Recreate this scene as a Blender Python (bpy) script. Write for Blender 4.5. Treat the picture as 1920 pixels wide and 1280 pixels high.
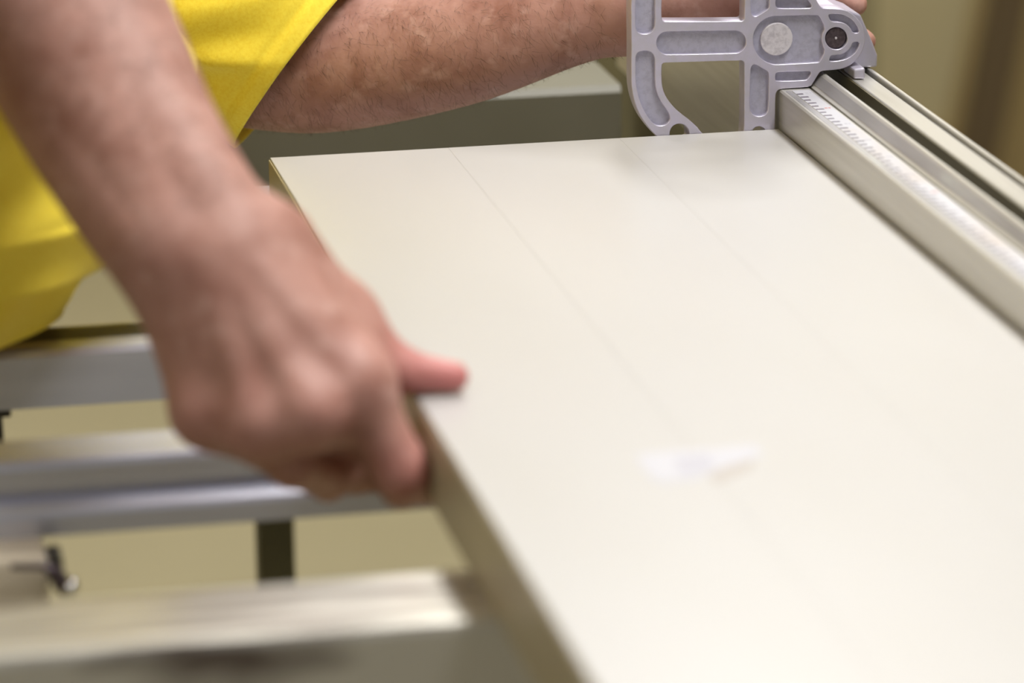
import bpy, bmesh, math, random
import numpy as np
from mathutils import Matrix, Vector

for o in list(bpy.data.objects):
    bpy.data.objects.remove(o, do_unlink=True)
S = bpy.context.scene
COL = S.collection
rng = np.random.default_rng(7)
random.seed(7)

# ------------------------------------------------------------------ camera
# world: metres, X along the cross rails, Y along the fence (away), Z up; origin = far left top corner of the board
FPX = 7500.0
YAW, PITCH, ROLL = 0.19215375, 0.27700529, 0.01231721
CP = np.array([-0.28003527, -2.12922638, 0.50272314])
_f = np.array([math.sin(YAW)*math.cos(PITCH), math.cos(YAW)*math.cos(PITCH), -math.sin(PITCH)])
_r = np.array([math.cos(YAW), -math.sin(YAW), 0.0])
_d = np.cross(_f, _r)
RT = math.cos(ROLL)*_r + math.sin(ROLL)*_d
DN = -math.sin(ROLL)*_r + math.cos(ROLL)*_d
cam = bpy.data.cameras.new('camera')
camo = bpy.data.objects.new('camera', cam)
COL.objects.link(camo)
m = Matrix.Identity(4)
for i in range(3):
    m[i][0] = RT[i]; m[i][1] = -DN[i]; m[i][2] = -_f[i]; m[i][3] = CP[i]
camo.matrix_world = m
cam.sensor_width = 36.0
cam.lens = FPX*36.0/1920.0
cam.clip_start = 0.05
cam.dof.use_dof = True
cam.dof.focus_distance = 2.245
cam.dof.aperture_fstop = 5.0
S.camera = camo

# ------------------------------------------------------------------ world, lights, exposure
w = bpy.data.worlds.new('world'); S.world = w; w.use_nodes = True
w.node_tree.nodes['Background'].inputs[0].default_value = (0.80, 0.79, 0.79, 1)
w.node_tree.nodes['Background'].inputs[1].default_value = 0.30
vs = S.view_settings
vs.view_transform = 'Standard'; vs.look = 'None'; vs.gamma = 1.0
vs.use_curve_mapping = False
vs.exposure = 0.05
FIXTURES = [(0.80, 1.75, 54.0), (0.68, -0.68, 54.0), (-1.5, 1.75, 28.0), (-1.5, -1.6, 11.0)]   # x, y, watts of the ceiling tube fittings
CEIL = 2.05
def area(name, loc, sx, sy, power, col):
    l = bpy.data.lights.new(name, 'AREA'); l.shape = 'RECTANGLE'; l.size = sx; l.size_y = sy
    l.energy = power; l.color = col
    o = bpy.data.objects.new(name, l); COL.objects.link(o); o.location = loc
    return o
for (x, y, pw) in FIXTURES:
    area('tube_light', (x, y, CEIL-0.125), 0.34, 1.5, pw, (1.0, 0.985, 0.965))

# ------------------------------------------------------------------ pixel helpers (photo pixel -> direction)
def ray(px, py):
    return _f + RT*((px-960)/FPX) + DN*((py-640)/FPX)
def on(px, py, ax, v):
    d = ray(px, py); t = (v-CP[ax])/d[ax]
    return CP + t*d
def P(px, py, dep):
    return CP + ray(px, py)*dep

# ------------------------------------------------------------------ materials
def mat(name, color, rough=0.5, metal=0.0, spec=0.5, **kw):
    """principled material with optional noise mottling: var=(scale, colour2, stretch), bump=(scale, strength, stretch)"""
    M = bpy.data.materials.new(name); M.use_nodes = True
    nt = M.node_tree; b = nt.nodes['Principled BSDF']
    b.inputs['Base Color'].default_value = (*color, 1)
    b.inputs['Roughness'].default_value = rough
    b.inputs['Metallic'].default_value = metal
    b.inputs['Specular IOR Level'].default_value = spec
    tc = nt.nodes.new('ShaderNodeTexCoord')
    def noise(scale, stretch, detail=4.0, rgh=0.55):
        mp = nt.nodes.new('ShaderNodeMapping'); mp.inputs['Scale'].default_value = stretch
        nt.links.new(tc.outputs['Object'], mp.inputs['Vector'])
        n = nt.nodes.new('ShaderNodeTexNoise'); n.inputs['Scale'].default_value = scale
        n.inputs['Detail'].default_value = detail; n.inputs['Roughness'].default_value = rgh
        nt.links.new(mp.outputs['Vector'], n.inputs['Vector'])
        return n
    prev = None
    for v in kw.get('var', []):
        sc, c2, st, lo, hi = v
        n = noise(sc, st)
        mr = nt.nodes.new('ShaderNodeMapRange'); mr.inputs[1].default_value = lo; mr.inputs[2].default_value = hi
        nt.links.new(n.outputs['Fac'], mr.inputs[0])
        mx = nt.nodes.new('ShaderNodeMix'); mx.data_type = 'RGBA'
        nt.links.new(mr.outputs[0], mx.inputs['Factor'])
        if prev is None: mx.inputs['A'].default_value = (*color, 1)
        else: nt.links.new(prev, mx.inputs['A'])
        mx.inputs['B'].default_value = (*c2, 1)
        prev = mx.outputs['Result']
    if prev is not None: nt.links.new(prev, b.inputs['Base Color'])
    pb = None
    for (sc, stg, st) in kw.get('bump', []):
        n = noise(sc, st)
        bp = nt.nodes.new('ShaderNodeBump'); bp.inputs['Strength'].default_value = stg
        bp.inputs['Distance'].default_value = kw.get('bdist', 0.001)
        nt.links.new(n.outputs['Fac'], bp.inputs['Height'])
        if pb: nt.links.new(pb, bp.inputs['Normal'])
        pb = bp.outputs['Normal']
    if pb: nt.links.new(pb, b.inputs['Normal'])
    if 'sss' in kw:
        b.inputs['Subsurface Weight'].default_value = kw['sss']
        b.inputs['Subsurface Radius'].default_value = (0.012, 0.004, 0.002)
        b.inputs['Subsurface Scale'].default_value = 0.6
    if 'sheen' in kw: b.inputs['Sheen Weight'].default_value = kw['sheen']
    if 'emit' in kw:
        b.inputs['Emission Color'].default_value = (*kw['emit'][0], 1)
        b.inputs['Emission Strength'].default_value = kw['emit'][1]
    return M
ONE = (1, 1, 1)
M = {}
M['board'] = mat('board_laminate', (0.452, 0.443, 0.436), 0.32, var=[(9, (0.442, 0.430, 0.416), (1, 0.35, 1), 0.45, 0.75)])
M['board_edge'] = mat('board_edge_band', (0.48, 0.42, 0.28), 0.38, var=[(30, (0.43, 0.37, 0.24), (1, 0.3, 3), 0.4, 0.7)])
M['sticker'] = mat('sticker_paper', (0.475, 0.475, 0.515), 0.6)
M['print'] = mat('faded_print', (0.42, 0.415, 0.465), 0.6)
M['residue'] = mat('glue_residue', (0.38, 0.345, 0.315), 0.5)
M['alu'] = mat('brushed_aluminium', (0.56, 0.545, 0.51), 0.34, 0.55, var=[(40, (0.49, 0.475, 0.44), (6, 0.15, 6), 0.4, 0.7)], bump=[(300, 0.06, (6, 0.05, 6))])
M['alu_x'] = mat('anodised_aluminium', (0.68, 0.70, 0.82), 0.24, 0.55, var=[(20, (0.60, 0.62, 0.72), (0.3, 4, 4), 0.4, 0.75)])
M['alu_dirty'] = mat('stained_aluminium', (0.66, 0.64, 0.58), 0.34, 0.6, var=[(7, (0.15, 0.12, 0.105), (0.8, 12, 3), 0.52, 0.66)])
M['cast'] = mat('cast_aluminium', (0.53, 0.50, 0.62), 0.42, 0.55, var=[(120, (0.50, 0.48, 0.55), ONE, 0.4, 0.7)], bump=[(500, 0.12, ONE)])
M['cast_rough'] = mat('rough_cast_web', (0.43, 0.42, 0.52), 0.6, 0.4, var=[(260, (0.36, 0.35, 0.43), ONE, 0.45, 0.7), (45, (0.22, 0.21, 0.26), ONE, 0.60, 0.78)], bump=[(700, 0.35, ONE)])
M['pin'] = mat('machined_pin', (0.66, 0.63, 0.68), 0.5, 0.4, var=[(330, (0.50, 0.47, 0.52), ONE, 0.42, 0.65)], bump=[(600, 0.3, ONE)])
M['bolt'] = mat('dark_bolt', (0.085, 0.065, 0.075), 0.38, 0.7, var=[(500, (0.14, 0.11, 0.12), ONE, 0.4, 0.7)])
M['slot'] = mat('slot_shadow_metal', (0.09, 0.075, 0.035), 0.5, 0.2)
M['ruler'] = mat('ruler_tape', (0.48, 0.48, 0.52), 0.35, 0.0, var=[(25, (0.46, 0.41, 0.38), (1, 0.6, 1), 0.45, 0.7)])
M['grey_strip'] = mat('grey_fence_strip', (0.36, 0.35, 0.36), 0.38, 0.45, var=[(30, (0.29, 0.28, 0.285), (4, 0.3, 4), 0.42, 0.7), (14, (0.44, 0.45, 0.44), (4, 0.8, 4), 0.58, 0.72)])
M['tick'] = mat('ruler_ink', (0.07, 0.05, 0.08), 0.5)
M['tick_red'] = mat('ruler_red_ink', (0.45, 0.17, 0.15), 0.5)
M['rubber'] = mat('dark_rubber', (0.035, 0.03, 0.02), 0.45)
M['leg'] = mat('painted_leg', (0.10, 0.09, 0.035), 0.5)
M['frame'] = mat('frame_paint', (0.15, 0.14, 0.085), 0.5, var=[(6, (0.16, 0.15, 0.09), ONE, 0.4, 0.7)])
M['beam'] = mat('beam_paint', (0.14, 0.132, 0.095), 0.45, var=[(6, (0.12, 0.112, 0.075), ONE, 0.4, 0.7)])
M['cream'] = mat('cream_plastic', (0.70, 0.62, 0.50), 0.4)
M['chrome'] = mat('chrome', (0.82, 0.83, 0.86), 0.12, 1.0)
M['skin'] = mat('skin', (0.44, 0.235, 0.19), 0.54, 0.0, 0.4, sss=0.06,
                var=[(38, (0.30, 0.135, 0.10), ONE, 0.45, 0.72), (90, (0.52, 0.31, 0.26), ONE, 0.55, 0.75)],
                bump=[(260, 0.35, ONE), (60, 0.25, ONE)], bdist=0.0008)
M['nail'] = mat('nail', (0.62, 0.33, 0.28), 0.25)
M['hair'] = mat('dark_hair', (0.09, 0.045, 0.028), 0.5)
M['shirt'] = mat('yellow_jersey', (0.98, 0.79, 0.075), 0.75, 0.0, 0.25, sheen=0.15, var=[(500, (0.92, 0.70, 0.05), ONE, 0.4, 0.7)], bump=[(1800, 0.12, ONE)], bdist=0.0006)
M['trousers'] = mat('work_trousers', (0.035, 0.04, 0.055), 0.8)
M['shoe'] = mat('work_shoe', (0.03, 0.028, 0.026), 0.5)
M['floor'] = mat('workshop_floor', (0.285, 0.250, 0.152), 0.55, var=[(2.5, (0.268, 0.235, 0.14), ONE, 0.4, 0.7)])
M['wall'] = mat('olive_wall', (0.56, 0.48, 0.27), 0.7, var=[(1.2, (0.53, 0.45, 0.25), ONE, 0.4, 0.7)])
M['ceil'] = mat('ceiling_paint', (0.80, 0.78, 0.72), 0.8)
M['brown'] = mat('brown_board', (0.11, 0.075, 0.035), 0.55)
M['brown2'] = mat('tan_board', (0.36, 0.27, 0.12), 0.6)
M['lamp_body'] = mat('lamp_body', (0.8, 0.8, 0.8), 0.4)
M['lamp_glow'] = mat('lamp_glow', (1, 1, 1), 0.4, emit=((1.0, 0.985, 0.965), 6.0))
M['cab_door'] = mat('cabinet_door_paint', (0.22, 0.19, 0.10), 0.55, var=[(5, (0.19, 0.16, 0.09), ONE, 0.4, 0.7)])

# ------------------------------------------------------------------ object helpers
def mesh_obj(name, verts, faces, material, parent=None, smooth=False):
    me = bpy.data.meshes.new(name)
    me.from_pydata([tuple(map(float, v)) for v in verts], [], [tuple(int(i) for i in f) for f in faces])
    me.update()
    if smooth:
        me.polygons.foreach_set('use_smooth', [True]*len(me.polygons))
    me.materials.append(material)
    o = bpy.data.objects.new(name, me); COL.objects.link(o)
    if parent is not None:
        o.parent = parent
        o.matrix_parent_inverse = Matrix.Translation(-Vector(parent.location))
    return o
def fix_normals(o):
    bm = bmesh.new(); bm.from_mesh(o.data)
    bmesh.ops.recalc_face_normals(bm, faces=bm.faces); bm.to_mesh(o.data); bm.free()
    return o
def tag(o, label=None, cat=None, group=None, kind=None):
    if label: o['label'] = label
    if cat: o['category'] = cat
    if group: o['group'] = group
    if kind: o['kind'] = kind
    return o
def empty(name, loc):
    o = bpy.data.objects.new(name, None); COL.objects.link(o); o.location = loc
    o.empty_display_size = 0.05
    return o
def bevelled(o, width, seg=2, angle=0.6):
    bm = bmesh.new(); bm.from_mesh(o.data)
    bmesh.ops.recalc_face_normals(bm, faces=bm.faces)
    ed = [e for e in bm.edges if len(e.link_faces) == 2 and e.calc_face_angle(0) > angle]
    bmesh.ops.bevel(bm, geom=ed, offset=width, segments=seg, affect='EDGES', profile=0.5, clamp_overlap=True)
    bm.to_mesh(o.data); bm.free()
    return o
def box(name, lo, hi, material, parent=None, bev=0.0, seg=2):
    (a, b, c), (d, e, f) = lo, hi
    v = [(a,b,c),(d,b,c),(d,e,c),(a,e,c),(a,b,f),(d,b,f),(d,e,f),(a,e,f)]
    q = [(0,3,2,1),(4,5,6,7),(0,1,5,4),(1,2,6,5),(2,3,7,6),(3,0,4,7)]
    o = mesh_obj(name, v, q, material, parent)
    if bev: bevelled(o, bev, seg)
    return o
def prism(name, prof, axis, lo, hi, material, parent=None, bev=0.0):
    """extrude a closed 2D profile along 'x' (profile = y,z) or 'y' (profile = x,z)"""
    n = len(prof); v = []
    for t in (lo, hi):
        for (p, q) in prof:
            v.append((t, p, q) if axis == 'x' else (p, t, q))
    f = [tuple(range(n)), tuple(range(2*n-1, n-1, -1))]
    f += [(i, i+n, (i+1) % n+n, (i+1) % n) for i in range(n)]
    o = mesh_obj(name, v, f, material, parent)
    fix_normals(o)
    if bev: bevelled(o, bev, 2, 0.5)
    return o
def cyl_y(name, c, r, y0, y1, material, parent=None, n=40, bev=0.0005):
    prof = [(c[0]+r*math.cos(2*math.pi*i/n), c[1]+r*math.sin(2*math.pi*i/n)) for i in range(n)]
    o = prism(name, prof, 'y', y0, y1, material, parent)
    bevelled(o, bev, 2, 1.0)
    return o
def smooth_by_angle(o, ang=0.6):
    me = o.data
    me.polygons.foreach_set('use_smooth', [True]*len(me.polygons))
    try: me.set_sharp_from_angle(angle=ang)
    except Exception: pass
def loft(name, rings, material, parent=None, cap=True, closed_ends=(True, True)):
    n = len(rings[0]); v = [p for r in rings for p in r]; f = []
    for k in range(len(rings)-1):
        for i in range(n):
            j = (i+1) % n
            f.append((k*n+i, k*n+j, (k+1)*n+j, (k+1)*n+i))
    if closed_ends[0]: f.append(tuple(range(n-1, -1, -1)))
    if closed_ends[1]: f.append(tuple((len(rings)-1)*n+i for i in range(n)))
    return mesh_obj(name, v, f, material, parent, True)

# ------------------------------------------------------------------ SDF sculpting (round cones, smooth union, surface nets)
def sdf_mesh(prims, vox, pad=0.02, smooth=2):
    A = np.array([p[0] for p in prims]); B = np.array([p[1] for p in prims])
    R = np.array([max(p[2], p[3]) for p in prims])
    lo = np.minimum(A, B).min(0) - R.max() - pad; hi = np.maximum(A, B).max(0) + R.max() + pad
    n = np.ceil((hi-lo)/vox).astype(int)+1
    g = np.full(n, 0.05, np.float32)
    ax = [lo[i]+vox*np.arange(n[i]) for i in range(3)]
    for (a, b, r1, r2, k) in prims:
        a = np.asarray(a, float); b = np.asarray(b, float)
        rm = max(r1, r2)+k+0.012
        l = np.clip(((np.minimum(a, b)-rm-lo)/vox).astype(int), 0, n-1); h = np.clip(((np.maximum(a, b)+rm-lo)/vox).astype(int)+2, 1, n)
        X = (ax[0][l[0]:h[0]]-a[0])[:, None, None]; Y = (ax[1][l[1]:h[1]]-a[1])[None, :, None]; Z = (ax[2][l[2]:h[2]]-a[2])[None, None, :]
        ba = b-a; L = max(ba@ba, 1e-12)
        t = np.clip((X*ba[0]+Y*ba[1]+Z*ba[2])/L, 0, 1)
        d = np.sqrt((X-t*ba[0])**2+(Y-t*ba[1])**2+(Z-t*ba[2])**2)-(r1+(r2-r1)*t)
        s = g[l[0]:h[0], l[1]:h[1], l[2]:h[2]]
        hh = np.maximum(k-np.abs(s-d), 0)/k
        g[l[0]:h[0], l[1]:h[1], l[2]:h[2]] = np.minimum(s, d)-hh*hh*k*0.25
    ins = g < 0
    c = np.zeros(n-1, np.int8)
    corners = [(i, j, k) for i in (0, 1) for j in (0, 1) for k in (0, 1)]
    sl = lambda i, m: slice(i, m-1+i)
    for (i, j, k) in corners: c += ins[sl(i, n[0]), sl(j, n[1]), sl(k, n[2])]
    act = np.argwhere((c > 0) & (c < 8))
    idx = np.full(n-1, -1, np.int64); idx[act[:, 0], act[:, 1], act[:, 2]] = np.arange(len(act))
    val = {q: g[act[:, 0]+q[0], act[:, 1]+q[1], act[:, 2]+q[2]].astype(float) for q in corners}
    acc = np.zeros((len(act), 3)); cnt = np.zeros(len(act))
    for p in corners:
        for axi in range(3):
            if p[axi]: continue
            q = list(p); q[axi] = 1; q = tuple(q)
            v0, v1 = val[p], val[q]; cr = (v0 < 0) != (v1 < 0)
            t = np.where(cr, v0/np.where(cr, v0-v1, 1), 0)
            pos = np.tile(np.array(p, float), (len(act), 1)); pos[:, axi] += t
            acc[cr] += pos[cr]; cnt[cr] += 1
    V = lo + vox*(act+acc/cnt[:, None])
    Fs = []
    for axi in range(3):
        s0 = [slice(1, -1)]*3; s1 = [slice(1, -1)]*3
        s0[axi] = slice(0, -1); s1[axi] = slice(1, None)
        e = ins[tuple(s0)] != ins[tuple(s1)]
        pts = np.argwhere(e); off = np.ones(3, int); off[axi] = 0; pts = pts+off
        u, v = [(1, 2), (2, 0), (0, 1)][axi]
        def cell(du, dv):
            q = pts.copy(); q[:, u] += du; q[:, v] += dv
            return idx[q[:, 0], q[:, 1], q[:, 2]]
        quad = np.stack([cell(-1, -1), cell(0, -1), cell(0, 0), cell(-1, 0)], 1)
        flip = ~ins[pts[:, 0], pts[:, 1], pts[:, 2]]
        quad[flip] = quad[flip][:, ::-1]
        Fs.append(quad)
    Fq = np.concatenate(Fs); Fq = Fq[(Fq >= 0).all(1)]
    E = np.concatenate([Fq[:, [0, 1]], Fq[:, [1, 2]], Fq[:, [2, 3]], Fq[:, [3, 0]]])
    for it in range(smooth):
        s = np.zeros_like(V); ct = np.zeros(len(V))
        for a_, b_ in ((0, 1), (1, 0)):
            np.add.at(s, E[:, a_], V[E[:, b_]]); np.add.at(ct, E[:, a_], 1)
        V = V*0.45+0.55*s/np.maximum(ct, 1)[:, None]
    return V, Fq
def np_mesh(name, V, F, material, parent=None):
    me = bpy.data.meshes.new(name)
    me.vertices.add(len(V)); me.vertices.foreach_set('co', np.asarray(V, np.float32).ravel())
    me.loops.add(F.size); me.loops.foreach_set('vertex_index', F.astype(np.int32).ravel())
    me.polygons.add(len(F)); me.polygons.foreach_set('loop_start', np.arange(0, F.size, 4, dtype=np.int32))
    me.polygons.foreach_set('use_smooth', np.ones(len(F), bool))
    me.update(calc_edges=True); me.validate()
    me.materials.append(material)
    o = bpy.data.objects.new(name, me); COL.objects.link(o)
    if parent is not None:
        o.parent = parent; o.matrix_parent_inverse = Matrix.Translation(-Vector(parent.location))
    return o

# ================================================================== THE ROOM
FZ = -0.87
X0, X1, Y0, Y1 = -3.6, 4.2, -4.2, 3.3
tag(box('floor', (X0, Y0, FZ-0.1), (X1, Y1, FZ), M['floor']), kind='structure')
tag(box('wall_back', (X0, Y1, FZ), (X1, Y1+0.12, CEIL), M['wall']), kind='structure')
tag(box('wall_left', (X0-0.12, Y0, FZ), (X0, Y1, CEIL), M['wall']), kind='structure')
tag(box('wall_right', (X1, Y0, FZ), (X1+0.12, Y1, CEIL), M['wall']), kind='structure')
tag(box('ceiling', (X0, Y0, CEIL), (X1, Y1, CEIL+0.1), M['ceil']), kind='structure')
tag(box('baseboard_back', (X0, Y1-0.015, FZ), (X1, Y1, FZ+0.08), M['brown2']), kind='structure')
lamp_where = ['over the fence side behind the board', 'over the fence side near the camera', 'over the worker towards the back wall', 'over the worker near the camera']
for (x, y, pw), wh in zip(FIXTURES, lamp_where):
    L = empty('ceiling_lamp', (x, y, CEIL))
    tag(L, 'white ceiling tube lamp '+wh, 'lamp', 'ceiling tube lamps')
    box('lamp_body', (x-0.2, y-0.8, CEIL-0.07), (x+0.2, y+0.8, CEIL), M['lamp_body'], L, 0.01)
    for s in (-1, 1):
        n = 12
        prof = [(x+s*0.09+0.014*math.cos(2*math.pi*i/n), CEIL-0.095+0.014*math.sin(2*math.pi*i/n)) for i in range(n)]
        prism('tube', prof, 'y', y-0.75, y+0.75, M['lamp_glow'], L)
        for e in (-1, 1):
            box('tube_holder', (x+s*0.09-0.012, y+e*0.757-0.008, CEIL-0.108), (x+s*0.09+0.012, y+e*0.757+0.008, CEIL-0.068), M['lamp_body'], L)

# blurred things against the back of the room
def slant(name, pb, pt, hw, y, th, material, parent):      # tall board leaning sideways at distance y: foot and head given as (x, z)
    v = []
    for yy in (y, y+th):
        for (x, z) in (pb, pt):
            v += [(x-hw, yy, z), (x+hw, yy, z)]
    f = [(0, 1, 3, 2), (4, 6, 7, 5), (0, 4, 5, 1), (2, 3, 7, 6), (0, 2, 6, 4), (1, 5, 7, 3)]
    return fix_normals(mesh_obj(name, v, f, material, parent))
q1 = on(1838, 290, 1, 3.0); q2 = on(1885, 60, 1, 3.0)
sl_ = (q2[0]-q1[0])/(q2[2]-q1[2])
def xat(z): return q1[0]+sl_*(z-q1[2])
bb = empty('leaning_board', (xat(FZ), 3.01, FZ)); tag(bb, 'narrow dark brown board leaning by the olive back wall', 'board')
slant('panel', (xat(FZ), FZ), (xat(1.0), 1.0), 0.026, 3.0, 0.03, M['brown'], bb)
tb = empty('tan_sheet', (xat(FZ)+0.4, 3.16, FZ)); tag(tb, 'tan sheet of wood standing behind the narrow dark brown board', 'board')
slant('sheet', (xat(FZ)+0.40, FZ), (xat(1.0)+0.40, 1.0), 0.40, 3.14, 0.02, M['brown2'], tb)
# dark cabinet behind the stop
cx0, cx1 = on(1195, 100, 1, 2.3)[0], on(1648, 100, 1, 2.3)[0]
CB = empty('tool_cabinet', (0.5*(cx0+cx1), 2.5, FZ)); tag(CB, 'dark olive tool cabinet standing behind the flip stop', 'cabinet')
box('body', (cx0, 2.32, FZ+0.06), (cx1, 2.72, 1.0), M['frame'], CB, 0.004)
box('plinth', (cx0+0.02, 2.34, FZ), (cx1-0.02, 2.70, FZ+0.06), M['rubber'], CB)
for sx in (0, 1):
    xm_ = 0.5*(cx0+cx1); xa = cx0+0.004 if sx == 0 else xm_+0.002; xb = xm_-0.002 if sx == 0 else cx1-0.004
    d_ = box('door', (xa, 2.30, FZ+0.07), (xb, 2.32, 0.99), M['cab_door'], CB, 0.002)
    hx_ = xb-0.03 if sx == 0 else xa+0.03
    box('handle', (hx_-0.006, 2.275, -0.35), (hx_+0.006, 2.30, -0.22), M['chrome'], d_, 0.003)

# ================================================================== OUTRIGGER TABLE (cross rails under the board)
ZT = -0.038            # underside of the board = top of the rails
XL, XR = -0.52, 0.345
OT = empty('outrigger_table', (-0.1, -0.2, FZ))
tag(OT, 'aluminium saw table of cross rails carrying the cream board', 'saw table')
def rail_plain(y0, y1, h, name='cross_rail', m_='alu_x', bev=0.004):
    prof = [(y0, ZT-h), (y0, ZT-bev), (y0+bev*0.35, ZT-bev*0.3), (y0+bev, ZT), (y1-bev, ZT), (y1, ZT-bev), (y1, ZT-h)]
    return prism(name, prof, 'x', XL, XR-0.0565, M[m_], OT)
# rail behind the board end, rail next to the body
rail_plain(0.055, 0.095, 0.030)
r1 = rail_plain(-0.222, -0.178, 0.030)
box('dark_top_strip', (XL, -0.207, ZT-0.001), (on(284, 632, 2, ZT)[0], -0.186, ZT+0.0002), M['rubber'], r1)  # dark strip level with the rail top, ending short on the right
# grooved rail in front of the fingers
ya, yb = -0.405, -0.368
g = [(yb, ZT-0.034), (yb, ZT-0.003), (yb-0.003, ZT), (ya+0.003, ZT), (ya+0.0008, ZT-0.0012), (ya, ZT-0.004), (ya, ZT-0.013),
     (ya+0.0045, ZT-0.0145), (ya+0.0045, ZT-0.0165)]
g += [(ya+0.0035, ZT-0.0172), (ya-0.0030, ZT-0.0205), (ya-0.0052, ZT-0.0225), (ya-0.0060, ZT-0.0250), (ya-0.0060, ZT-0.034)]
r2 = prism('cross_rail', g, 'x', XL, XR-0.0565, M['alu_x'], OT)
# wide stained rail in the foreground
r3 = prism('cross_rail', [(-0.655, ZT-0.05), (-0.655, ZT-0.004), (-0.654, ZT-0.0012), (-0.651, ZT), (-0.595, ZT), (-0.592, ZT-0.003), (-0.592, ZT-0.05)],
           'x', XL, XR-0.0565, M['alu_dirty'], OT)
# rear frame beam
prism('rear_beam', [(0.305, ZT-0.075), (0.305, ZT-0.004), (0.309, ZT), (0.385, ZT), (0.389, ZT-0.004), (0.389, ZT-0.075)], 'x', XL, on(1165, 200, 1, 0.305)[0], M['beam'], OT)
# end bars and legs
box('end_bar', (XL-0.04, -0.70, ZT-0.055), (XL, 0.42, ZT), M['frame'], OT, 0.003)
box('under_bar', (XR-0.055, -0.72, ZT-0.075), (XR, 0.42, ZT-0.012), M['frame'], OT, 0.003)
def leg(x, y, wd, z1):
    return box('leg', (x-wd/2, y-wd/2, FZ), (x+wd/2, y+wd/2, z1), M['leg'], OT, 0.0015)
pl = on(515, 1000, 1, -0.386)
leg(pl[0], -0.386, 0.0165, ZT-0.034)
for (x, y) in ((XL-0.02, -0.66), (XL-0.02, 0.38), (XR-0.0275, 0.385)):
    leg(x, y, 0.038, ZT-0.055 if x < 0 else ZT-0.075)
# clamp with lever on the left between the grooved rail and the stained rail
cl = empty('rail_clamp', P(60, 1030, 1.70)); tag(cl, 'cream clamp block with a bent chrome lever under the grooved rail', 'clamp')
c0 = on(112, 1012, 1, -0.43)
box('block', (c0[0]-0.10, -0.44, ZT-0.062), (c0[0]-0.006, -0.375, ZT-0.034), M['cream'], cl, 0.003)
box('jaw', (c0[0]-0.006, -0.439, ZT-0.047), (c0[0]+0.0005, -0.42, ZT-0.0345), M['rubber'], cl, 0.0015)

# small bracket under the first rail at the far left
br = empty('rail_bracket', on(5, 780, 1, -0.2)); tag(br, 'small black bracket under the rail below the shirt hem', 'bracket')
b0 = on(18, 778, 1, -0.2)
box('plate', (b0[0]-0.03, -0.215, ZT-0.036), (b0[0], -0.19, ZT-0.030), M['rubber'], br, 0.001)
prism('hook', [(-0.205, ZT-0.036), (-0.198, ZT-0.036), (-0.205, ZT-0.056), (-0.212, ZT-0.056)], 'x', b0[0]-0.010, b0[0]-0.004, M['rubber'], br)

def tube_path(name, pts, rad, material, parent, n=14):
    pts = [np.asarray(p, float) for p in pts]; rings = []
    if not hasattr(rad, '__len__'): rad = [rad]*len(pts)
    up = np.array([0.13, 0.9, 0.41])
    for i, p in enumerate(pts):
        t = pts[min(i+1, len(pts)-1)]-pts[max(i-1, 0)]; t /= np.linalg.norm(t)
        u = np.cross(t, up); u /= np.linalg.norm(u); v = np.cross(t, u)
        rings.append([p+rad[i]*(math.cos(2*math.pi*k/n)*u+math.sin(2*math.pi*k/n)*v) for k in range(n)])
    o = loft(name, rings, material, parent); fix_normals(o); return o
lv = [on(x, y, 1, -0.445) for (x, y) in ((20, 1062), (80, 1062), (104, 1072), (114, 1092), (128, 1106))]
tube_path('lever', lv, [0.0012, 0.0014, 0.0032, 0.0042, 0.004], M['bolt'], cl)
tube_path('lever_tip', [on(122, 1096, 1, -0.447), on(132, 1102, 1, -0.447), on(142, 1108, 1, -0.447)], [0.003, 0.0048, 0.0026], M['chrome'], cl)

# ================================================================== THE BOARD
BD = empty('laminated_board', (0.145, -0.5, ZT)); tag(BD, 'cream laminated board held against the fence', 'board')
W = 0.2885; YN = -1.02
xs = [0.0, 0.0995, 0.1965, W]
for i in range(3):
    prof = [(xs[i], ZT), (xs[i], 0), (xs[i+1], 0), (xs[i+1], ZT)]
    o = prism('plank', prof, 'y', YN, 0.0, M['board'], BD)
    bevelled(o, 0.00016 if i else 0.00025, 2, 0.5)
box('edge_band', (-0.0009, YN, ZT+0.0002), (-0.00001, 0.0, -0.0011), M['board_edge'], BD, 0.0004)
# sticker
def sheet(name, pix, z, th, material, parent=None):
    p = [on(x, y, 2, z) for (x, y) in pix]
    n = len(p); v = [(q[0], q[1], z) for q in p]+[(q[0], q[1], z+th) for q in p]
    f = [tuple(range(n)), tuple(range(2*n-1, n-1, -1))]+[(i, i+n, (i+1) % n+n, (i+1) % n) for i in range(n)]
    return fix_normals(mesh_obj(name, v, f, material, parent))
stc = on(1305, 870, 2, 0)
ST = empty('paper_sticker', (stc[0], stc[1], 0)); tag(ST, 'small torn white paper sticker on the cream board', 'sticker')
sheet('paper', [(1192, 852), (1260, 846), (1335, 842), (1415, 834), (1432, 852), (1390, 866), (1335, 884), (1300, 900), (1234, 906), (1210, 884)], 0.0, 0.00015, M['sticker'], ST)
sheet('print_block', [(1262, 858), (1330, 850), (1336, 868), (1342, 878), (1280, 892), (1270, 876)], 0.00015, 0.00005, M['print'], ST)
sheet('glue_residue', [(1330, 892), (1350, 878), (1395, 866), (1416, 862), (1410, 878), (1370, 896), (1340, 906)], 0.0, 0.0001, M['residue'], ST)

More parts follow.
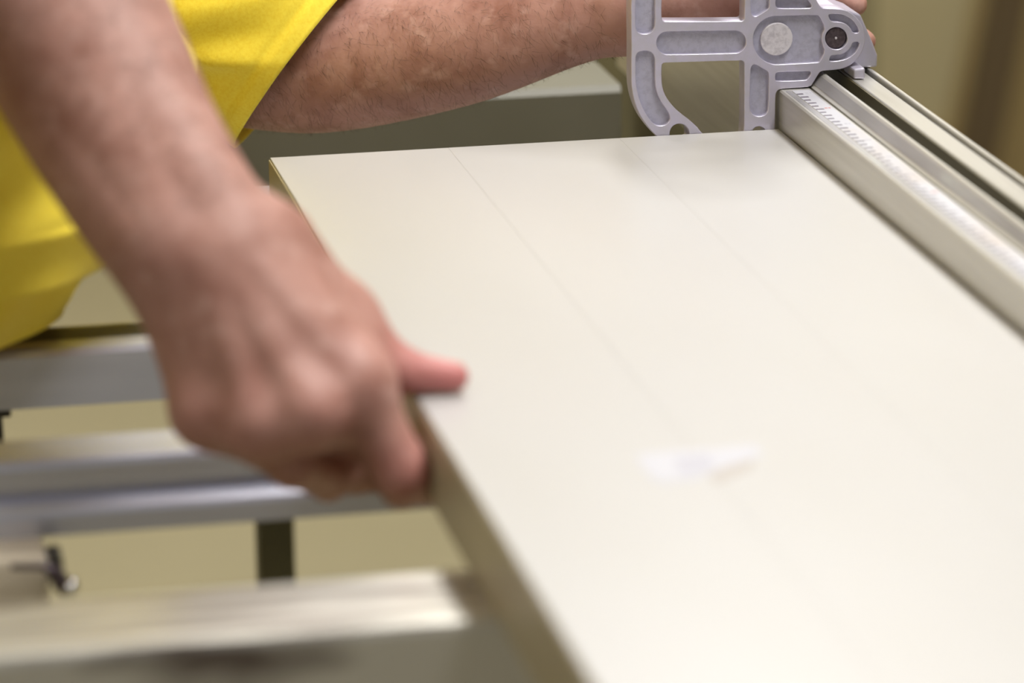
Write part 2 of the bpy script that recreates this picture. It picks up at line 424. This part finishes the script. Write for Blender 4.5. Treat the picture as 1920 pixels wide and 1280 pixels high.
# ================================================================== THE FENCE
FE = empty('fence_rail', (0.318, -0.2, -0.05)); tag(FE, 'grooved aluminium fence rail with a measuring tape along the board', 'fence')
FXB = 0.2893
fp = [(FXB, -0.0495), (FXB, 0.0213), (FXB+0.0009, 0.0223), (0.3066, 0.0223), (0.3066, 0.0190), (0.3079, 0.0190), (0.3079, 0.0226),
      (0.3092, 0.0232), (0.3145, 0.0292), (0.3151, 0.0296), (0.3166, 0.0296), (0.3169, 0.0289), (0.3169, 0.0085), (0.3300, 0.0085), (0.3300, 0.0268), (0.3306, 0.0273),
      (0.3426, 0.0266), (0.3426, 0.0200), (0.3444, 0.0200), (0.3444, 0.0283), (0.3448, 0.0287), (0.3462, 0.0287), (0.3464, 0.0281), (0.3474, 0.0281), (0.3478, 0.0277), (0.3478, -0.0495)]
fb = prism('profile', fp, 'y', -0.80, 0.42, M['alu'], FE)
box('slot_shade', (0.3290, -0.795, 0.00851), (0.32999, 0.415, 0.0266), M['slot'], FE)  # thin dark plate: shade inside the slot put into its colour
prism('ramp_strip', [(0.3098, 0.02385), (0.3137, 0.02845), (0.31355, 0.02860), (0.30965, 0.02400)], 'y', -0.795, 0.01, M['grey_strip'], FE)  # darker grey plate laid over the ramp face
box('front_strip', (0.2915, -0.795, 0.0223), (0.2946, -0.004, 0.02245), M['grey_strip'], FE)
tp = box('tape', (0.2951, -0.78, 0.0223), (0.3052, -0.004, 0.0226), M['ruler'], FE)
N = 150
for k in range(1, N):
    y = -0.006-k*0.008
    if y < -0.775: break
    ten = (k % 2 == 0)
    ln = 0.0046 if ten else 0.0036
    box('tick', (0.2953, y-0.0011, 0.0226), (0.2953+ln, y+0.0011, 0.02266), M['tick'], tp)
for k in range(0, 19, 1):
    y = -0.012-k*0.04
    bx_ = 0.3008
    for dx, dw, h in ((0, 0.0016, 0.0022), (0.0022, 0.0012, 0.0022)):
        box('numeral_mark', (bx_+dx, y-h/2, 0.0226), (bx_+dx+dw, y+h/2, 0.02265), M['tick_red' if k % 5 == 1 else 'print'], tp)

# ================================================================== THE FLIP STOP
SP = empty('flip_stop', (0.27, 0.006, 0.02)); tag(SP, 'cast aluminium flip stop with open windows on the fence rail', 'saw stop')
def cz(cx, cy):     # zoom-crop pixel -> (X, Z) on the front plane of the casting
    q = on(1160+cx*0.260417, cy*0.260417, 1, 0.0); return (q[0], q[2])
Zc = 0.5*(cz(95, 307)[1]+cz(1780, 280)[1])
slopeZ = (cz(1780, 280)[1]-cz(95, 307)[1])/(cz(1780, 280)[0]-cz(95, 307)[0]); xm = cz(900, 290)[0]
def mirror(pts): return [(x, 2*(Zc+slopeZ*(x-xm))-z) for (x, z) in reversed(pts)]
def C(l): return [cz(*p) for p in l]
def arc(cx, cy, r, a0, a1, n=10):   # degrees, crop pixels (y down)
    return [(cx+r*math.cos(math.radians(a0+(a1-a0)*i/n)), cy+r*math.sin(math.radians(a0+(a1-a0)*i/n))) for i in range(n+1)]
low = [(93, 307), (92, 450), (92, 600), (100, 670), (116, 735), (140, 800), (172, 860), (212, 915), (252, 962), (320, 1030), (410, 1095), (520, 1140), (640, 1155), (1100, 1155), (1118, 1140),
       (1128, 1000), (1130, 760), (1132, 690), (1140, 662), (1160, 646), (1195, 640), (1360, 630), (1385, 622), (1400, 606), (1442, 535), (1455, 518), (1480, 510), (1560, 506)] + \
      [(1610, 500), (1660, 480), (1705, 445), (1742, 400), (1768, 345), (1779, 290)]
lowp = C(low)
outline = lowp + mirror(lowp[1:-1])
win = C([(312, 470), (322, 456), (345, 452), (885, 437), (903, 443), (908, 462), (906, 1040), (860, 1060), (700, 1040), (600, 960), (560, 905), (470, 838), (400, 775), (345, 705), (318, 640), (311, 570)])
pk1 = C([(125, 420), (132, 392), (152, 374), (190, 366), (230, 374), (253, 395), (264, 430), (262, 600), (276, 672), (310, 742), (350, 795), (370, 835), (371, 862), (355, 890), (328, 905), (290, 908), (250, 892), (205, 835), (165, 755), (138, 670), (125, 580)])
pk2 = C([(952, 505), (960, 480), (975, 468), (995, 470), (1065, 510), (1080, 524), (1084, 545), (1080, 790), (1065, 822), (1035, 838), (1000, 840), (968, 828), (950, 800), (947, 770)])
pk3 = C([(1130, 545), (1136, 528), (1152, 520), (1370, 514), (1386, 520), (1386, 534), (1364, 570), (1345, 580), (1140, 586), (1130, 575)])
pk4 = C(arc(358, 312, 84, 95, 265, 9) + arc(838, 303, 82, -88, 88, 9))
pk5 = C([(1440, 452)] + [(1150, 466)] + arc(1146, 291, 176, 95, 265, 14) + [(1150, 117), (1430, 111), (1448, 118), (1490, 205), (1468, 245), (1463, 285), (1470, 325), (1488, 372), (1452, 442)])
pk6 = C([(1512, 110), (1530, 102), (1600, 104), (1650, 122), (1690, 152), (1722, 195), (1738, 238), (1690, 240), (1672, 205), (1640, 172), (1590, 158), (1540, 158), (1522, 140)])
pk7 = C([(1690, 305), (1738, 302), (1728, 345), (1700, 388), (1655, 420), (1600, 438), (1530, 444), (1518, 436), (1530, 402), (1560, 400), (1610, 395), (1650, 372), (1678, 338)])
dome1 = C(arc(440, 962, 70, 180, 360, 10) + [(510, 1010), (370, 1010)])
dome2 = C(arc(1012, 962, 50, 180, 360, 10) + [(1062, 1000), (962, 1000)])
windows = [win, mirror(win)]
pockets = [pk1, mirror(pk1), pk2, mirror(pk2), pk3, mirror(pk3), pk4, pk5, pk6, pk7, dome1, dome2, C(arc(1570, 278, 80, 0, 345, 23))]
def plate(name, loops, y0, y1, material, parent, bev=0.0):
    cu = bpy.data.curves.new(name, 'CURVE'); cu.dimensions = '2D'; cu.fill_mode = 'BOTH'
    cu.extrude = (y1-y0)/2-bev; cu.bevel_depth = bev; cu.bevel_resolution = 1
    for lp in loops:
        s = cu.splines.new('POLY'); s.points.add(len(lp)-1); s.use_cyclic_u = True
        for p, (x, z) in zip(s.points, lp): p.co = (x, z, 0, 1)
    tmp = bpy.data.objects.new(name, cu); COL.objects.link(tmp)
    dg = bpy.context.evaluated_depsgraph_get(); dg.update()
    me = bpy.data.meshes.new_from_object(tmp.evaluated_get(dg))
    bpy.data.objects.remove(tmp, do_unlink=True)
    # curve plane (x, z, t) -> world (x, y, z)
    for v in me.vertices:
        x, z, t = v.co; v.co = (x, (y0+y1)/2+t, z)
    me.materials.clear(); me.materials.append(material)
    o = bpy.data.objects.new(name, me); COL.objects.link(o)
    o.parent = parent; o.matrix_parent_inverse = Matrix.Translation(-Vector(parent.location))
    bm = bmesh.new(); bm.from_mesh(me); bmesh.ops.remove_doubles(bm, verts=bm.verts, dist=1e-6)
    bmesh.ops.recalc_face_normals(bm, faces=bm.faces); bm.to_mesh(me); bm.free()
    return o
YS = 0.0006; TH = 0.0125
def grow(lp, d):
    c = np.mean(np.array(lp), 0); out = []
    n = len(lp); A2 = sum(lp[i][0]*lp[(i+1) % n][1]-lp[(i+1) % n][0]*lp[i][1] for i in range(n))
    sg = 1 if A2 > 0 else -1
    for i in range(n):
        a = np.array(lp[i-1]); b = np.array(lp[(i+1) % n]); t = b-a; t = t/(np.linalg.norm(t)+1e-12)
        nn = np.array([t[1], -t[0]])*sg; out.append(tuple(np.array(lp[i])+nn*d))
    return out
def spl(lp, it=2):      # light corner rounding of a closed loop
    for _ in range(it):
        q = []
        n = len(lp)
        for i in range(n):
            a = np.array(lp[i]); b = np.array(lp[(i+1) % n]); q += [tuple(a*0.75+b*0.25), tuple(a*0.25+b*0.75)]
        lp = q
    return lp
def shrink_for_bevel(lp, d): return grow(lp, d)
BV = 0.0005
outl = spl(outline, 1)
holes = [spl(x, 1) for x in windows+pockets]
plate('casting_rim', [grow(outl, -BV)]+[grow(h, BV) for h in holes], YS, YS+TH, M['cast'], SP, BV)
for lp in pockets[:10]:
    dd = 0.0045
    plate('pocket_web', [grow(spl(lp, 1), 0.0009)], YS+0.0030, YS+0.0075, M['cast_rough'], SP)
pc = cz(1143, 286); pr = 118*0.0793e-3
cyl_y('pivot_pin', pc, pr, YS+0.0008, YS+0.02, M['pin'], SP)
bc = cz(1570, 278)
cyl_y('bolt_head', bc, 75*0.0793e-3, YS+0.0012, YS+0.03, M['bolt'], SP)
cyl_y('bolt_tip', bc, 0.0007, YS+0.0006, YS+0.0014, M['pin'], SP, 12, 0.0002)
# hinge carrier behind the casting, clamped on the fence
hx = on(1610, 120, 1, 0.02)
prism('hinge_block', [(0.3040, 0.0305), (0.3500, 0.0292), (0.3502, 0.036), (0.3475, 0.043), (0.340, 0.060), (0.325, 0.066), (0.304, 0.062)], 'y', 0.0145, 0.050, M['cast'], SP, 0.001)
prism('hinge_foot', [(0.3303, 0.0278), (0.3368, 0.0274), (0.3370, 0.0338), (0.3303, 0.0334)], 'y', -0.0065, 0.0145, M['cast'], SP, 0.001)
prism('hinge_arm', [(bc[0]-0.014, 0.034), (bc[0]+0.010, 0.036), (bc[0]+0.012, 0.055), (bc[0]-0.006, 0.066), (bc[0]-0.02, 0.06)], 'y', YS+TH, 0.0150, M['cast'], SP, 0.0004)

# ================================================================== THE WORKER
body_parts = []
# ---- right arm (near): forearm from the upper left, hand gripping the board edge
def c_(a, b, r1, r2, k=0.012): return (np.asarray(a), np.asarray(b), r1, r2, k)
def chain(pts, rad, n=7):
    pts = [np.asarray(p, float) for p in pts]; out = []
    def cr(v, i, t):
        p0, p1, p2, p3 = v[max(i-1, 0)], v[i], v[i+1], v[min(i+2, len(v)-1)]
        return 0.5*(2*p1+(p2-p0)*t+(2*p0-5*p1+4*p2-p3)*t*t+(3*p1-p0-3*p2+p3)*t**3)
    q = []
    for i in range(len(pts)-1):
        for k in range(n): q.append((cr(pts, i, k/n), cr(rad, i, k/n)))
    q.append((pts[-1], rad[-1]))
    return [c_(q[i][0], q[i+1][0], q[i][1], q[i+1][1], 0.0012) for i in range(len(q)-1)]
pr_ = []
elb = P(20, -150, 1.81)
f1 = P(150, 95, 1.785); f2 = P(243, 275, 1.762); f3 = P(325, 405, 1.742)
wr = P(372, 462, 1.738)
nrm = np.array(ray(300, 400)); nrm /= np.linalg.norm(nrm)
side = RT*0.866+(-DN)*0.5      # across the forearm in the picture plane (towards the thumb)
for s_, rr_ in ((-1, (0.040, 0.0365, 0.0315, 0.0275, 0.0240)), (1, (0.040, 0.0375, 0.0325, 0.0285, 0.0255))):
    off = [0.008, 0.008, 0.0085, 0.0100, 0.0115]
    pr_ += chain([p+side*s_*o_ for p, o_ in zip((elb, f1, f2, f3, wr), off)], rr_)
pr_ += chain((elb, f1, f2, f3, wr), (0.0445, 0.0410, 0.0350, 0.0300, 0.0265))
# ulna head
pr_ += [c_(P(300, 455, 1.722), P(305, 462, 1.722), 0.0105, 0.0105, 0.02)]
IXM, MDM, RGM, PKM = P(664, 716, 1.720), P(582, 770, 1.709), P(482, 790, 1.713), P(388, 772, 1.726)
for (mc, px, py, dz, r1, r2) in ((IXM, 470, 490, 1.732, 0.019, 0.0135), (MDM, 425, 500, 1.728, 0.019, 0.0135), (RGM, 380, 510, 1.728, 0.018, 0.0125), (PKM, 335, 520, 1.734, 0.0165, 0.0115)):
    a = P(px, py, dz)
    pr_ += [c_(a, mc, r1, r2, 0.016), c_(a+nrm*0.012, mc+nrm*0.012, r1*0.95, r2*1.05, 0.016)]
# knuckles
for q, r in ((IXM, 0.0125), (MDM, 0.0132), (RGM, 0.0125), (PKM, 0.0115)):
    pr_ += [c_(q-nrm*0.001, q-nrm*0.001, r, r, 0.014)]
# tendons / veins on the back of the hand
for q, (px, py) in ((MDM, (440, 520)), (IXM, (490, 505)), (RGM, (395, 530))):
    a = P(px, py, 1.7125); b = q-nrm*0.0125
    pr_ += [c_(a, b, 0.0014, 0.0020, 0.010)]
# thumb: ball, metacarpal, phalanges resting on the board
tb0 = P(518, 470, 1.748); tMP = P(636, 594, 1.760); tIP = on(742, 694, 2, 0.0105); tTP = on(852, 706, 2, 0.0072)
pr_ += [c_(tb0, tMP, 0.018, 0.0140, 0.018), c_(tMP, tIP, 0.0140, 0.0105, 0.010), c_(tIP, tTP, 0.0100, 0.0066, 0.006)]
# web between thumb and index
pr_ += [c_(P(640, 605, 1.758), P(655, 665, 1.745), 0.0115, 0.0105, 0.016)]
HANDK = 0.005
# index: proximal phalanx down the board side, then under the board
ixp = on(757, 884, 0, -0.0125)
und = ZT-0.0098
ixd = (-0.0095, ixp[1]+0.026, -0.038)
pr_ += [c_(IXM, ixp, 0.0132, 0.0112, 0.010), c_(ixp, ixd, 0.0108, 0.0085, 0.006), c_(ixd, (0.006, ixp[1]+0.040, und+0.0025), 0.0085, 0.0070, 0.006)]
# middle, ring, little: curled below the board
for (mc, pip, r1, r2, dip, tip) in ((MDM, P(660, 802, 1.796), 0.0124, 0.0102, (-0.006, -0.430, und), (0.018, -0.422, und+0.0022)),
                                    (RGM, P(586, 826, 1.792), 0.0118, 0.0098, (-0.022, -0.425, und), (0.004, -0.413, und+0.001)),
                                    (PKM, P(548, 874, 1.744), 0.0108, 0.0092, (-0.036, -0.440, und+0.002), (-0.014, -0.424, und+0.004))):
    pr_ += [c_(mc, pip, r1, r2, 0.009), c_(pip, dip, r2, r2*0.93, 0.005), c_(dip, tip, r2*0.92, 0.0068, 0.005)]
Vr, Fr = sdf_mesh(pr_, 0.0016, smooth=2)

# ---- left arm (far): from the sleeve to the stop
pl_ = []
shL = P(-10, -360, 2.30); elL = P(420, 95, 2.345); a1 = P(600, 122, 2.325); a2 = P(850, 86, 2.305); a3 = P(1050, 28, 2.292); wl = P(1175, -2, 2.288)
fw = np.array([0, 0, 1.0])
pl_ += [c_(shL, elL, 0.052, 0.043, 0.02)] + chain((elL, a1, a2, a3, wl), (0.0425, 0.0392, 0.0352, 0.0305, 0.0285))
for i, (ky, kd) in enumerate(((-62, 2.292), (-22, 2.287), (22, 2.286), (62, 2.290))):
    mc = P(1378+(8 if i in (1, 2) else 0), ky, kd)
    pl_ += [c_(wl, mc, 0.022, 0.0135, 0.016)]
    px1 = [1490, 1510, 1512, 1480][i]; pp = P(px1, ky*1.08-4, 2.310)
    tp_ = [P(1592, -42, 2.302), P(1604, 8, 2.300), P(1620, 78, 2.312), P(1560, 92, 2.322)][i]
    mid_ = 0.5*(pp+tp_)+np.array([0, 0.004, 0])
    pl_ += [c_(mc, pp, 0.0120, 0.0105, 0.008), c_(pp, mid_, 0.0102, 0.0092, 0.005), c_(mid_, tp_, 0.0092, 0.0070, 0.004)]
tmb = P(1215, -70, 2.285)
pl_ += [c_(P(1190, -40, 2.288), P(1270, -118, 2.272), 0.018, 0.0135, 0.015), c_(P(1270, -118, 2.272), P(1370, -150, 2.255), 0.0125, 0.0105, 0.008), c_(P(1370, -150, 2.255), P(1450, -150, 2.245), 0.0102, 0.0075, 0.006)]
Vl, Fl = sdf_mesh(pl_, 0.0018, smooth=2)

# ---- torso, neck, head, hips and legs (out of the picture, under the clothes)
shR = np.array([-0.33, -0.43, 0.36]); hip = np.array([-0.66, -0.20, 0.02])
chest = np.array([-0.27, -0.18, 0.27])
pt_ = [c_(hip, chest, 0.115, 0.115, 0.05), c_(shL+np.array([-0.02, -0.02, 0]), chest, 0.06, 0.10, 0.05), c_(shR, chest, 0.06, 0.10, 0.05), c_(shR, elb, 0.052, 0.045, 0.03),
       c_(chest, (-0.13, -0.19, 0.42), 0.07, 0.055, 0.03), c_((-0.10, -0.19, 0.47), (-0.05, -0.19, 0.50), 0.085, 0.075, 0.03), c_((-0.03, -0.19, 0.41), (-0.01, -0.19, 0.46), 0.05, 0.055, 0.04),
       c_((0.035, -0.19, 0.445), (0.045, -0.19, 0.435), 0.014, 0.013, 0.015), c_((-0.06, -0.10, 0.475), (-0.075, -0.10, 0.49), 0.016, 0.02, 0.01), c_((-0.06, -0.28, 0.475), (-0.075, -0.28, 0.49), 0.016, 0.02, 0.01)]
Vt, Ft = sdf_mesh(pt_, 0.007, smooth=2)
Vall = np.concatenate([Vr, Vl, Vt]); Fall = np.concatenate([Fr, Fl+len(Vr), Ft+len(Vr)+len(Vl)])
person = np_mesh('person', Vall, Fall, M['skin'])
tag(person, 'worker in a yellow shirt leaning over, gripping the board and the stop', 'person')

# pinker finger tips and knuckles (skin colour, stored per vertex)
bl = np.zeros(len(Vall))
for q, rad_, am in ((tTP, 0.026, 1.0), (0.5*(tTP+tIP), 0.022, 0.8), (tIP, 0.018, 0.5), (ixp, 0.020, 0.45), (IXM, 0.016, 0.3), (MDM, 0.016, 0.35), (RGM, 0.016, 0.3), (PKM, 0.016, 0.3)):
    bl = np.maximum(bl, am*np.exp(-(np.linalg.norm(Vall-np.asarray(q), axis=1)/rad_)**2))
if len(person.data.vertices) == len(bl):
    at = person.data.attributes.new('blush', 'FLOAT', 'POINT'); at.data.foreach_set('value', bl.astype(np.float32))
    nt = M['skin'].node_tree; bs = nt.nodes['Principled BSDF']; src = bs.inputs['Base Color'].links[0].from_socket
    an = nt.nodes.new('ShaderNodeAttribute'); an.attribute_name = 'blush'
    mx = nt.nodes.new('ShaderNodeMix'); mx.data_type = 'RGBA'
    nt.links.new(an.outputs['Fac'], mx.inputs['Factor']); nt.links.new(src, mx.inputs['A']); mx.inputs['B'].default_value = (0.56, 0.20, 0.19, 1)
    nt.links.new(mx.outputs['Result'], bs.inputs['Base Color'])
# thumb nail
def nail(c, t, n_, L, wd, parent):
    t = np.asarray(t, float); t /= np.linalg.norm(t); n_ = np.asarray(n_, float); n_ -= t*(n_@t); n_ /= np.linalg.norm(n_); b = np.cross(t, n_)
    v = []; f = []; nu, nv = 9, 7
    for i in range(nu):
        for j in range(nv):
            u = -1+2*i/(nu-1); w_ = -1+2*j/(nv-1)
            ww = wd*(1-0.22*max(0, -u)**2-0.12*max(0, u)**3)
            v.append(c+t*u*L+b*w_*ww+n_*(0.0012-0.0026*w_*w_-0.0006*u*u))
    for i in range(nu-1):
        for j in range(nv-1): f.append((i*nv+j, (i+1)*nv+j, (i+1)*nv+j+1, i*nv+j+1))
    o = mesh_obj('fingernail', v, f, M['nail'], parent, True)
    s = o.modifiers.new('thick', 'SOLIDIFY'); s.thickness = 0.0006; s.offset = 1
    return o
tdir = tTP-tIP; tdir /= np.linalg.norm(tdir)
nail(tTP-tdir*0.001+np.array([0, 0.0035, 0.0048]), tdir, (0.1, 0.55, 0.8), 0.0055, 0.0048, person)

# ---- shirt
def ring(c, u, v, a, b, n=64, wob=None):
    out = []
    for k in range(n):
        t = 2*math.pi*k/n; s = 1.0 if wob is None else wob(t)
        out.append(np.asarray(c)+np.asarray(u)*a*math.cos(t)*s+np.asarray(v)*b*math.sin(t)*s)
    return out
def interp(keys, t):
    ks = sorted(keys)
    for i in range(len(ks)-1):
        if ks[i] <= t <= ks[i+1]:
            s = (t-ks[i])/(ks[i+1]-ks[i]); s = s*s*(3-2*s)
            return np.asarray(keys[ks[i]], float)*(1-s)+np.asarray(keys[ks[i+1]], float)*s
# torso loft keys: t -> (cx, cy, cz, a, b, tilt)
TK = {0.0: (-0.272, -0.115, -0.028, 0.150, 0.190, 0.0), 0.12: (-0.257, -0.110, 0.004, 0.160, 0.195, 0.0), 0.17: (-0.245, -0.110, 0.010, 0.180, 0.208, 0.0), 0.26: (-0.24, -0.115, 0.04, 0.188, 0.208, 0.0),
      0.5: (-0.26, -0.14, 0.13, 0.19, 0.21, -0.1), 0.75: (-0.26, -0.18, 0.25, 0.17, 0.22, -0.35), 0.9: (-0.22, -0.19, 0.36, 0.11, 0.16, -0.5), 1.0: (-0.18, -0.19, 0.41, 0.07, 0.075, -0.6)}
rings = []
NT = 70; NA = 128
for i in range(NT+1):
    t = i/NT; cx, cy, czz, a, b, tl = interp(TK, t)
    u = np.array([math.cos(tl), 0, math.sin(tl)]); v = np.array([0, 1.0, 0])
    def wob(th, t=t):
        amp = 0.018*(1-t)+0.006
        return 1+amp*math.sin(5*th+6*t)+0.6*amp*math.sin(11*th-9*t+1.3)+0.012*math.sin(26*t+2.0*math.sin(2*th)+3*th)*(1-t)
    r = ring((cx, cy, czz), u, v, a, b, NA, wob)
    rings.append(r)
from mathutils import noise as mn
def fold(p, amp, sx, sy, sz, off=0.0):
    a = mn.noise(Vector((p[0]*sx+off, p[1]*sy, p[2]*sz))); b = mn.noise(Vector((p[0]*sx*2.1+5+off, p[1]*sy*2.1, p[2]*sz*2.3)))
    return amp*((1-abs(a)*2.2)*0.75+b*0.45)
def folded(rgs, amp, sx, sy, sz, off=0.0, keep=0):
    out = []
    for i, r_ in enumerate(rgs):
        c = np.mean(np.array(r_), 0); w_ = min(1.0, (len(rgs)-1-i)/max(keep, 1)) if keep else 1.0
        out.append([p+(p-c)/np.linalg.norm(p-c)*fold(p, amp*(0.25+0.75*w_), sx, sy, sz, off) for p in r_])
    return out
rings = folded(rings, 0.010, 7, 6, 22, 3.0)
sh = loft('shirt', rings, M['shirt'], person, closed_ends=(False, False))
sol = sh.modifiers.new('cloth', 'SOLIDIFY'); sol.thickness = 0.0016; sol.offset = -1
# far sleeve: loose, hem just past the elbow
def sleeve(name, s0, hemc, ax_hem, r0, r1, seed, dome=False):
    s0 = np.asarray(s0); hemc = np.asarray(hemc); L = np.linalg.norm(hemc-s0)
    ax_hem = np.asarray(ax_hem)/np.linalg.norm(ax_hem); rr = []
    n = 120; N_ = 90
    for i in range(N_+1):
        t = i/N_
        c = s0*(1-t)+hemc*t
        d = (hemc-s0)/L*(1-t)+ax_hem*t; d /= np.linalg.norm(d)
        v = np.cross(d, nrm); v /= np.linalg.norm(v); u = np.cross(v, d)
        rad = r0+(r1-r0)*t
        if dome and t < 0.3: rad *= math.sqrt(max(0.002, 1-(1-t/0.3)**2))
        if t > 0.955: rad += 0.0009
        if 0.93 < t <= 0.955: rad -= 0.0010
        out = []
        for k in range(n):
            th = 2*math.pi*k/n
            ww = 1+0.035*math.sin(9*t*2.2+2*math.sin(th+seed)+seed)*math.sin(math.pi*min(1, t*1.05))*0.9+0.03*math.sin(3*th+4*t+seed)*(0.4+0.6*t)+0.018*math.sin(22*t+3*math.sin(th*2+seed)+th)*(1-t**6)
            out.append(c+u*rad*0.88*math.cos(th)*ww+v*rad*math.sin(th)*ww)
        rr.append(out)
    rr = folded(rr, 0.0075, 9, 6, 34, seed, 14)
    o = loft(name, rr, M['shirt'], sh, closed_ends=(dome, False))
    o.matrix_parent_inverse = Matrix.Identity(4)
    m_ = o.modifiers.new('cloth', 'SOLIDIFY'); m_.thickness = 0.0016; m_.offset = -1
    return o
axp = RT*0.79+DN*0.61
sleeve('sleeve', P(20, -330, 2.30), P(573, 101, 2.325), axp, 0.085, 0.066, 1.0)
sd_ = (elb-shR)/np.linalg.norm(elb-shR)
sleeve('sleeve', shR-sd_*0.082, 0.35*shR+0.65*elb, elb-shR, 0.092, 0.078, 2.4, True)
# back of the shirt down to the belt
bk = []
hb = hip+np.array([0.02, 0, 0.02]); ce = chest+np.array([-0.02, 0.0, 0.03]); ad = (ce-hb)/np.linalg.norm(ce-hb); vv_ = np.array([0, 1.0, 0]); uu_ = np.cross(vv_, ad)
for i in range(41):
    t = i/40
    bk.append(ring(hb*(1-t)+ce*t, uu_, vv_, 0.150-0.02*t, 0.185-0.02*t, 96, lambda th, t=t: 1+0.02*math.sin(5*th+7*t)+0.012*math.sin(17*t+3*th)))
bko = loft('shirt_back', folded(bk, 0.008, 12, 6, 12, 8.0), M['shirt'], sh, closed_ends=(False, False))
bko.matrix_parent_inverse = Matrix.Identity(4)
m_ = bko.modifiers.new('cloth', 'SOLIDIFY'); m_.thickness = 0.0016; m_.offset = -1
# short dark hair on the head
Vh, Fh = sdf_mesh([c_((-0.112, -0.19, 0.482), (-0.066, -0.19, 0.522), 0.087, 0.074, 0.03), c_((-0.14, -0.19, 0.44), (-0.12, -0.19, 0.47), 0.06, 0.07, 0.03)], 0.006, smooth=1)
np_mesh('hair', Vh, Fh, M['hair'], person)

# ---- trousers and shoes (outside the picture, so that the worker stands on the floor)
tr = []
for s_ in (-1, 1):
    y_ = -0.20+s_*0.11
    Vp, Fp = sdf_mesh([c_((-0.68, y_, 0.02), (-0.72, y_, -0.40), 0.10, 0.075, 0.03), c_((-0.72, y_, -0.40), (-0.76, y_, -0.80), 0.075, 0.062, 0.03), c_((-0.66, -0.20, 0.05), (-0.66, -0.20, 0.0), 0.15, 0.14, 0.04)], 0.010, smooth=2)
    tr.append((Vp, Fp))
Vp = np.concatenate([tr[0][0], tr[1][0]]); Fp = np.concatenate([tr[0][1], tr[1][1]+len(tr[0][0])])
np_mesh('trousers', Vp, Fp, M['trousers'], person)
for s_ in (-1, 1):
    y_ = -0.20+s_*0.11
    Vp, Fp = sdf_mesh([c_((-0.79, y_, FZ+0.045), (-0.60, y_, FZ+0.036), 0.045, 0.036, 0.02), c_((-0.76, y_, FZ+0.05), (-0.76, y_, FZ+0.12), 0.042, 0.045, 0.02)], 0.007, smooth=1)
    np_mesh('shoe', Vp, Fp, M['shoe'], person)

# ---- fine dark hair on the forearms
def arm_hair(V, F, n, cond, direc, length, wd):
    tri = V[F[:, :3]]; cen = V[F].mean(1); nn = np.cross(tri[:, 1]-tri[:, 0], tri[:, 2]-tri[:, 0]); nn /= np.linalg.norm(nn, axis=1)[:, None]+1e-12
    ok = np.where(cond(cen))[0]; pick = rng.choice(ok, n)
    vv = []; ff = []
    for i in pick:
        p = cen[i]; nr = nn[i]; d = direc+rng.normal(0, 0.45, 3); d -= nr*(d@nr); d /= np.linalg.norm(d)
        b = np.cross(d, nr); L = length*rng.uniform(0.5, 1.2); k = len(vv)
        bend = rng.normal(0, 0.25)
        p1 = p+d*L*0.5+nr*L*0.22+b*bend*L*0.2; p2 = p+d*L*0.95+nr*L*0.28+b*bend*L*0.7
        vv += [p-b*wd, p+b*wd, p1-b*wd*0.8, p1+b*wd*0.8, p2]
        ff += [(k, k+1, k+3, k+2), (k+2, k+3, k+4)]
    return vv, ff
dl = a3-a1; dl /= np.linalg.norm(dl)
v1, f1_ = arm_hair(Vl, Fl, 4200, lambda c: ((c-a1)@dl > -0.06) & ((c-wl)@dl < -0.005), dl*0.5+np.array([0, 0, -1.0]), 0.008, 0.00006)
dr = wr-f1; dr /= np.linalg.norm(dr)
v2, f2_ = arm_hair(Vr, Fr, 4200, lambda c: ((c-f1)@dr > -0.06) & ((c-wr)@dr < -0.0), dr*0.8+side*0.6, 0.008, 0.00006)
hr = mesh_obj('arm_hair', v1+v2, f1_+[tuple(i+len(v1) for i in f) for f in f2_], M['hair'], person)
hr['kind'] = 'stuff'
